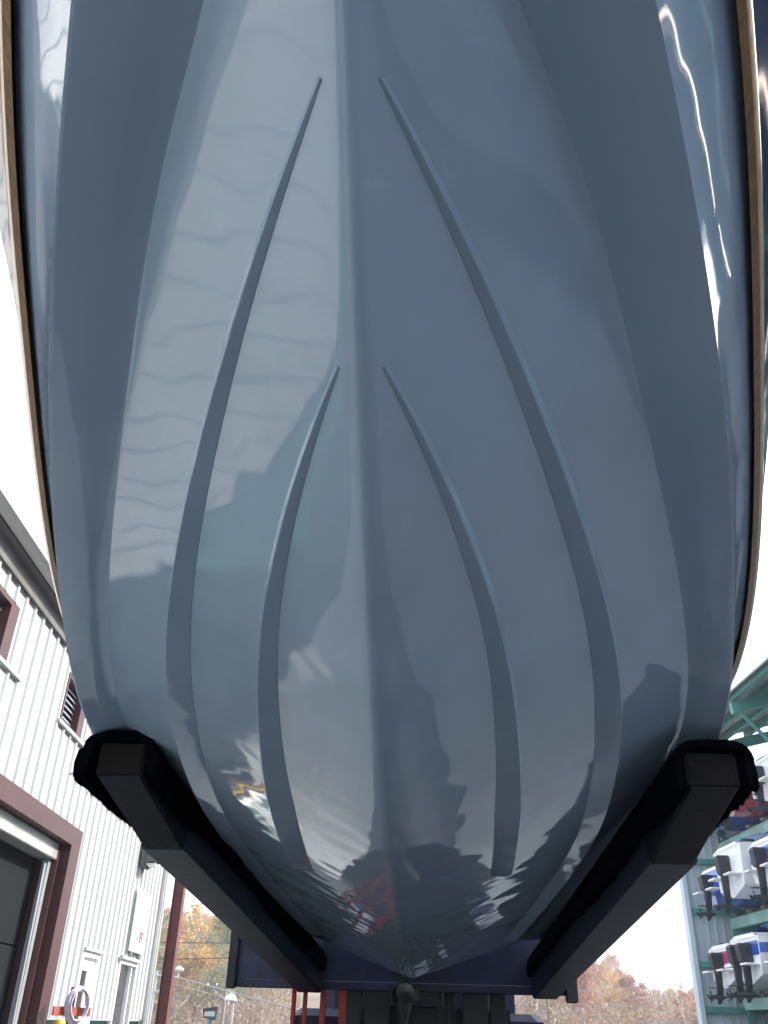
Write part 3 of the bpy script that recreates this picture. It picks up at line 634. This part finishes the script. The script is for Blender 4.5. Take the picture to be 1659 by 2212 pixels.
# forks: steel core, step sleeve, ragged carpet pad
def lerp(a, b, t): return a+(b-a)*t
def make_fork(xt, xf, zt, zs, ztop, sd, Y0, YS):
    Y1 = 8.40; hw = .092
    X = lambda y: lerp(xt, xf, (y-Y0)/(Y1-Y0)); T = lambda y: lerp(ztop, 1.82, (y-Y0)/(Y1-Y0))
    B = lambda y: lerp(zt, zs, (y-Y0)/(YS-Y0)) if y < YS else lerp(zs-.006, 1.525, (y-YS)/(Y1-YS))
    c = .012
    def sec(y, w): 
        x, a, b = X(y), B(y), T(y); return [(x-w+c, y, a), (x+w-c, y, a), (x+w, y, a+c), (x+w, y, b-c), (x+w-c, y, b), (x-w+c, y, b), (x-w, y, b-c), (x-w, y, a+c)]
    f1 = MB(); f1.loft([sec(y, hw) for y in (Y0, Y0+.02, lerp(Y0, YS, .4), lerp(Y0, YS, .7), YS)], True, True)
    fo = fl(f1, 'fork', M['forksteel'], fk, 30)
    f2 = MB(); f2.loft([sec(y, hw+.012) for y in (YS+.002, 4.8, 5.6, 6.4, 7.2, 7.9, Y1)], True, True)
    fl(f2, 'fork_sleeve', M['forksleeve'], fo, 30)
    fl(MB().box(X(Y0)-hw+.006, X(Y0)+hw-.006, Y0-.008, Y0-.001, B(Y0)+.008, T(Y0)-.008, .003), 'fork_end_plate', M['forkend'], fo)
    # carpet: arch over the top, hanging down both sides with a ragged hem
    r = np.random.default_rng(sd); ny = 150; cp = MB(); outer = []; inner = []
    hemL = np.cumsum(r.normal(0, .006, ny)); hemR = np.cumsum(r.normal(0, .006, ny))
    hemL = (hemL-np.linspace(hemL[0], hemL[-1], ny))*.8+r.normal(0, .004, ny); hemR = (hemR-np.linspace(hemR[0], hemR[-1], ny))*.8+r.normal(0, .004, ny)
    Ys = np.linspace(Y0-.05, Y1-.05, ny); edge = []
    for i, y in enumerate(Ys):
        x, t, b = X(y), T(y), B(y); th = .032; w0 = hw+.016; sag = .012*math.sin(y*5+sd)+.008*math.sin(y*13+sd)
        zl = t-.140+np.clip(hemL[i], -.014, .014); zr = t-.135+np.clip(hemR[i], -.014, .014)
        bul = (.012+sag*.6)*(1 if y < 4.6 else .6)
        o_ = [(x-w0-th-bul, y, zl), (x-w0-th-bul*1.3, y, lerp(zl, t, .35)), (x-w0-th-bul, y, lerp(zl, t, .7))]
        for k in range(13):
            an = math.pi*(1-k/12); cx_, sx_ = math.cos(an), math.sin(an)
            o_.append((x+(w0+th)*math.copysign(abs(cx_)**.72, cx_), y, t-.035+(th*1.15+.035)*sx_**.8))
        o_ += [(x+w0+th+bul, y, lerp(zr, t, .7)), (x+w0+th+bul*1.3, y, lerp(zr, t, .35)), (x+w0+th*.9+bul*.8, y, zr)]
        i_ = [(x+w0+bul*.6, y, zr+.004), (x+w0, y, lerp(zr, t, .5)), (x+w0*.98, y, t-.004), (x+w0*.6, y, t+.004), (x, y, t+.006), (x-w0*.6, y, t+.004), (x-w0*.98, y, t-.004), (x-w0, y, lerp(zl, t, .5)), (x-w0-bul*.6, y, zl+.004)]
        outer.append([tuple(np.array(p)+r.normal(0, .0018, 3)) for p in o_+i_]); edge.append((o_[0], o_[-1]))
    cp.loft(outer, True, True)
    co_ = fl(cp, 'carpet_pad', M['carpet'], fo, 60)
    # loose yarn along hem and mouth
    fz = MB()
    def hair(p, d, L):
        p = Vector(p); d = Vector(d).normalized(); s = d.cross(Vector((r.normal(), r.normal(), r.normal()))).normalized()*.0011
        q = p+d*L*.6+Vector(r.normal(0, L*.18, 3)); e = q+d*L*.4+Vector(r.normal(0, L*.3, 3))
        fz.add([p-s, p+s, q+s*.8, q-s*.8, e], [(0, 1, 2, 3), (3, 2, 4)])
    for k in range(900):
        i = int(r.integers(0, ny)*(r.random()**.6)); a, b_ = edge[i]; q = a if k % 2 else b_
        hair((q[0], q[1]+r.uniform(-.02, .02), q[2]+.004), (r.normal(0, .5), r.normal(0, .5), -1), r.uniform(.008, .026))
    ring = outer[0][:19]
    for k in range(500):
        j = int(r.integers(0, 18)); t = r.random(); p = np.array(ring[j])*(1-t)+np.array(ring[j+1])*t
        hair(p+np.array([0, r.uniform(0, .3), 0]), (r.normal(0, 1), -.3+r.normal(0, .5), r.normal(.5, .6)), r.uniform(.006, .015))
    fl(fz, 'carpet_fringe', M['carpet'], co_)['kind'] = 'stuff'
    return fo
make_fork(-1.205, -1.02, 2.105, 1.955, 2.235, 3, 3.36, 4.02)
make_fork(1.025, .985, 2.058, 1.913, 2.183, 8, 3.20, 3.88)

# ---------------------------------------------------------------- the motor boat on the forks
TAU, RHO = math.radians(1.773), math.radians(.635); BT = Vector((-.1237, 7.6006, .3178+ZG))
boat = empty('motor_boat'); tag(boat, 'grey-bottomed motor boat with navy topsides lifted on the forks, bow overhead', 'boat')
boat.rotation_euler = (Matrix.Rotation(-TAU, 3, 'X') @ Matrix.Rotation(RHO, 3, 'Y')).to_euler(); boat.location = BT
S = np.array([0, 1.5, 3, 4.2, 5.2, 6.0, 6.6, 7.1, 7.5, 7.9, 8.2])
C = {
'zk': [0, 0, 0, .026, .111, .301, .537, .781, .965, 1.12, 1.25],
'w': [.161, .172, .172, .136, .146, .18, .196, .205, .11, .03, .004],
'dz': [.012, .009, -.012, -.035, -.02, -.032, -.052, -.026, 0, 0, 0],
'co': [1.029, 1.078, 1.137, 1.221, 1.04, .804, .584, .37, .20, .07, .012],
'zo': [.309, .34, .395, .489, .628, .746, .845, .922, 1.03, 1.145, 1.26],
'bA': [.698, .779, .849, .787, .637, .399, .166, .01, .01, .01, .01],
'bB': [.362, .414, .455, .417, .341, .184, .005, .01, .01, .01, .01],
'bt': [1.228, 1.322, 1.378, 1.344, 1.147, .915, .72, .528, .35, .17, .04],
'zt': [.85, .842, .834, .847, .936, 1.009, 1.053, 1.117, 1.20, 1.30, 1.40],
'bs': [1.301, 1.376, 1.424, 1.404, 1.224, 1.041, .945, .831, .65, .40, .12],
'zs': [1.139, 1.082, 1.039, 1.048, 1.123, 1.239, 1.352, 1.46, 1.56, 1.65, 1.72]}
def spl(v, x):
    v = np.array(v, float); x = np.asarray(x, float); n = len(S); h = np.diff(S); A = np.zeros((n, n)); r = np.zeros(n); A[0, 0] = A[-1, -1] = 1
    for i in range(1, n-1):
        A[i, i-1] = h[i-1]; A[i, i] = 2*(h[i-1]+h[i]); A[i, i+1] = h[i]; r[i] = 6*((v[i+1]-v[i])/h[i]-(v[i]-v[i-1])/h[i-1])
    mm = np.linalg.solve(A, r); k = np.clip(np.searchsorted(S, x)-1, 0, n-2); a = (S[k+1]-x)/h[k]; b = (x-S[k])/h[k]
    return a*v[k]+b*v[k+1]+((a**3-a)*mm[k]+(b**3-b)*mm[k+1])*h[k]**2/6
ss = np.linspace(0, 8.2, 165); Q = {k: spl(v, ss) for k, v in C.items()}
Q['co'] = np.maximum(Q['co'], .012); Q['w'] = np.clip(Q['w'], .003, Q['co']*.55); Q['ci'] = Q['co']-Q['w']; Q['zi'] = Q['zo']-Q['dz']
Q['zi'] = np.maximum(Q['zi'], Q['zk']+.05*Q['ci'])
def at(k, s): return float(np.interp(s, ss, Q[k]))
def zbot(zk, sl, b, ci):                      # V bottom with a rounded keel
    r = min(.020, .12*ci); e = math.sqrt(ci*ci+r*r)-r
    return zk + sl*ci*(math.sqrt(b*b+r*r)-r)/e
bot = MB(); rings = []; lowL = {-1: [], 1: []}; upL = {-1: [], 1: []}; sheer = []
for i, s in enumerate(ss):
    zk, ci, zi, co, zo = (float(Q[k][i]) for k in ('zk', 'ci', 'zi', 'co', 'zo'))
    sl = (zi-zk)/ci
    half = [(b, zbot(zk, sl, b, ci)) for b in (0, .006, .012, .02, .03, .042)] if ci > .12 else [(ci*q, zbot(zk, sl, ci*q, ci)) for q in (0, .05, .1, .15, .2, .25)]
    kb = half[-1][0]
    for t in np.linspace(0, 1, 18)[1:-1]: b = lerp(kb, ci, t); half.append((b, zbot(zk, sl, b, ci)))
    f = min(.02, ci*.2)
    half += [(ci-f, zi-f*sl), (ci-f*.3, zi-f*sl*.2), (ci+f*.5, lerp(zi, zo, .08))]
    for t, dzc in ((.30, .001), (.52, .0025), (.57, .0012), (.95, 0)): half.append((lerp(ci, co, t), lerp(zi, zo, t)-dzc*min(1, Q['w'][i]/.15)))
    half.append((co, zo+.003))
    rings.append([(-a, -s, z) for a, z in reversed(half)] + [(a, -s, z) for a, z in half[1:]])
    bt, zt, bs, zs = (float(Q[k][i]) for k in ('bt', 'zt', 'bs', 'zs'))
    for sg_ in (-1, 1):
        lowL[sg_].append([(sg_*(lerp(co, bt, t)-.02*math.sin(math.pi*t)*min(1, co)), -s, lerp(zo+.003, zt, t)) for t in np.linspace(0, 1, 9)])
        upL[sg_].append([(sg_*(lerp(bt, bs, t)-.012*math.sin(math.pi*t)), -s, lerp(zt, zs, t)) for t in np.linspace(0, 1, 8)])
    sheer.append((bs, -s, zs))
bot.loft(rings); bot.build('hull_bottom', M['hull'], boat, 24)
for sg_ in (-1, 1):
    MB().loft(lowL[sg_]).build('hull_side', M['side'], boat, 24)
    MB().loft(upL[sg_]).build('upper_side', M['navy'], boat, 24)
    # wooden rubbing strip, half-round
    rsx = []
    for i, s in enumerate(ss):
        x, z = Q['bt'][i], Q['zt'][i]; hgt, pr = .036, .026
        rsx.append([(sg_*(x-.004), -s, z-hgt), (sg_*(x+pr*.5), -s, z-hgt*.95), (sg_*(x+pr), -s, z-hgt*.55), (sg_*(x+pr*1.1), -s, z), (sg_*(x+pr*1.1), -s, z+hgt*.5), (sg_*(x+pr*.6), -s, z+hgt*.95), (sg_*(x-.004), -s, z+hgt)])
    MB().loft(rsx).build('rubbing_strip', M['tan'], boat, 40)
    # planing strakes
    for key, s0, s1, wmax, sc, btip in (('bA', .35, 6.855, .086, 6.2, .045), ('bB', 3.36, 6.44, .090, 5.85, .041)):
        bc = at(key, sc); mc = (at(key, sc)-at(key, sc-.1))/.1; cc = (btip-bc-mc*(s1-sc))/(s1-sc)**2
        sr = []
        for s in np.linspace(s0, s1, 110):
            b = at(key, s) if s < sc else bc+mc*(s-sc)+cc*(s-sc)**2; tap = min(1, max(0, (s1-s))/2.0)**.85; wv = .004+wmax*tap; zk, ci, zi = at('zk', s), at('ci', s), at('zi', s); sl = (zi-zk)/ci
            if s-s0 < .12: wv *= max(.25, 1-((.12-(s-s0))/.12)**2*.5)
            b = max(b, .02+wv*.5); a0, a1 = b-wv/2, b+wv/2; Z = lambda q: zbot(zk, sl, q, ci); z0 = Z(a0)-.0015; e = min(.003, wv*.1)
            z1 = min(z0+.0005, Z(a1)-.0005)
            sr.append([(sg_*(a0-.002), -s, Z(a0-.002)+.002), (sg_*(a0+e*.3), -s, z0), (sg_*(a1-e), -s, z1), (sg_*a1, -s, z1+e*.7), (sg_*(a1+.003), -s, Z(a1+.003)+.002)])
        st = MB(); st.loft(sr); n = 5; st.f.append((0, 1, 2, 3, 4)); st.build('planing_strake', M['hull'], boat, 7)
# transom
r0 = rings[0]; tv = list(r0) + [(sg_x, 0, z) for sg_x, z in ((float(Q['bt'][0]), float(Q['zt'][0])), (float(Q['bs'][0]), float(Q['zs'][0])), (-float(Q['bs'][0]), float(Q['zs'][0])), (-float(Q['bt'][0]), float(Q['zt'][0])))]
MB().add(tv, [tuple(range(len(tv)))]).build('transom', M['side'], boat)
# deck with cockpit coaming
dk = MB(); dk.loft([[(x*f, y, z+.05*(1-f*f)) for f in (-1, -.7, -.35, 0, .35, .7, 1)] for x, y, z in sheer]); dk.build('deck', M['deck'], boat, 40)
cm = MB(); cm.loft([[(-x*.62, y, z+.02), (-x*.55, y+.02, z+h), (0, y+.08, z+h+.06), (x*.55, y+.02, z+h), (x*.62, y, z+.02)] for (x, y, z), h in [(sheer[k], hh) for k, hh in ((40, .25), (60, .55), (85, .50), (105, .18))]], False)
cm.build('cabin_top', M['deck'], boat, 40)
# drain hole in the bottom near the stern
s_d, b_d = .42, -.16; zk, ci, zi = at('zk', s_d), at('ci', s_d), at('zi', s_d); sl = (zi-zk)/ci
dh = MB().lathe([(0, -.003), (.034, -.003), (.036, 0), (.036, .01)], 20); dh = dh.build('drain_opening', M['hole'], boat, 40)
dh.location = (b_d, -s_d, zk+abs(b_d)*sl-.002); dh.rotation_euler = (0, math.atan(sl), 0); dh.scale = (1.0, 1.0, 1)
# sterndrive
sd = MB(); sd.box(-.14, .14, .0, .22, .12, .62, .02); sdo = sd.build('drive_housing', M['alloy'], boat); sdo.location.z = .12; sdo.location.x = -.06
MB().loft([[(sx*wx, .40+sy*ly+dy, z) for sx, sy in ((-1, -.3), (-.5, -1), (.5, -1), (1, -.3), (.6, .7), (0, 1), (-.6, .7))] for z, wx, ly, dy in ((.60, .12, .18, -.02), (.30, .10, .17, 0), (.05, .08, .17, .02), (-.05, .13, .22, .05), (-.08, .06, .15, .05), (-.30, .05, .14, .06), (-.44, .012, .09, .12))], True, True).build('lower_unit', M['alloy'], sdo, 35)
MB().lathe([(0, .12), (.06, .18), (.075, .35), (.07, .62), (.04, .66)], 16, 'y', (0, 0, -.20)).build('gearcase', M['alloy'], sdo, 40)
pr_ = MB()
for k in range(4):
    a = k*1.5708+.1; c, s = math.cos(a), math.sin(a)
    pr_.add([(c*.06-s*.03, .58, -.20+s*.06+c*.03), (c*.19-s*.10, .66, -.20+s*.19+c*.10), (c*.21+s*.03, .60, -.20+s*.21-c*.03), (c*.16+s*.11, .52, -.20+s*.16-c*.11), (c*.06+s*.04, .52, -.20+s*.06-c*.04)], [(0, 1, 2, 3, 4)])
pr_.v = [(x*.55, y, -.20+(z+.20)*.55) for x, y, z in pr_.v]; pr_.build('propeller', M['steelprop'], sdo)

# ---------------------------------------------------------------- added haze volume, stands in for lens glare over the hillside
hzb = MB().box(-200, 230, -70, 340, -1.0, 34.0).build('haze', mat('glare_haze', (1, 1, 1)))
tag(hzb, 'added pale haze over the boatyard and hillside, in place of lens glare', 'haze', kind='stuff')
hn = hzb.data.materials[0].node_tree; hn.nodes.clear()
ho = hn.nodes.new('ShaderNodeOutputMaterial'); hv = hn.nodes.new('ShaderNodeVolumePrincipled')
hv.inputs['Color'].default_value = (.95, .96, 1.0, 1); hv.inputs['Density'].default_value = .0014; hv.inputs['Anisotropy'].default_value = .2
hn.links.new(hv.outputs[0], ho.inputs['Volume'])
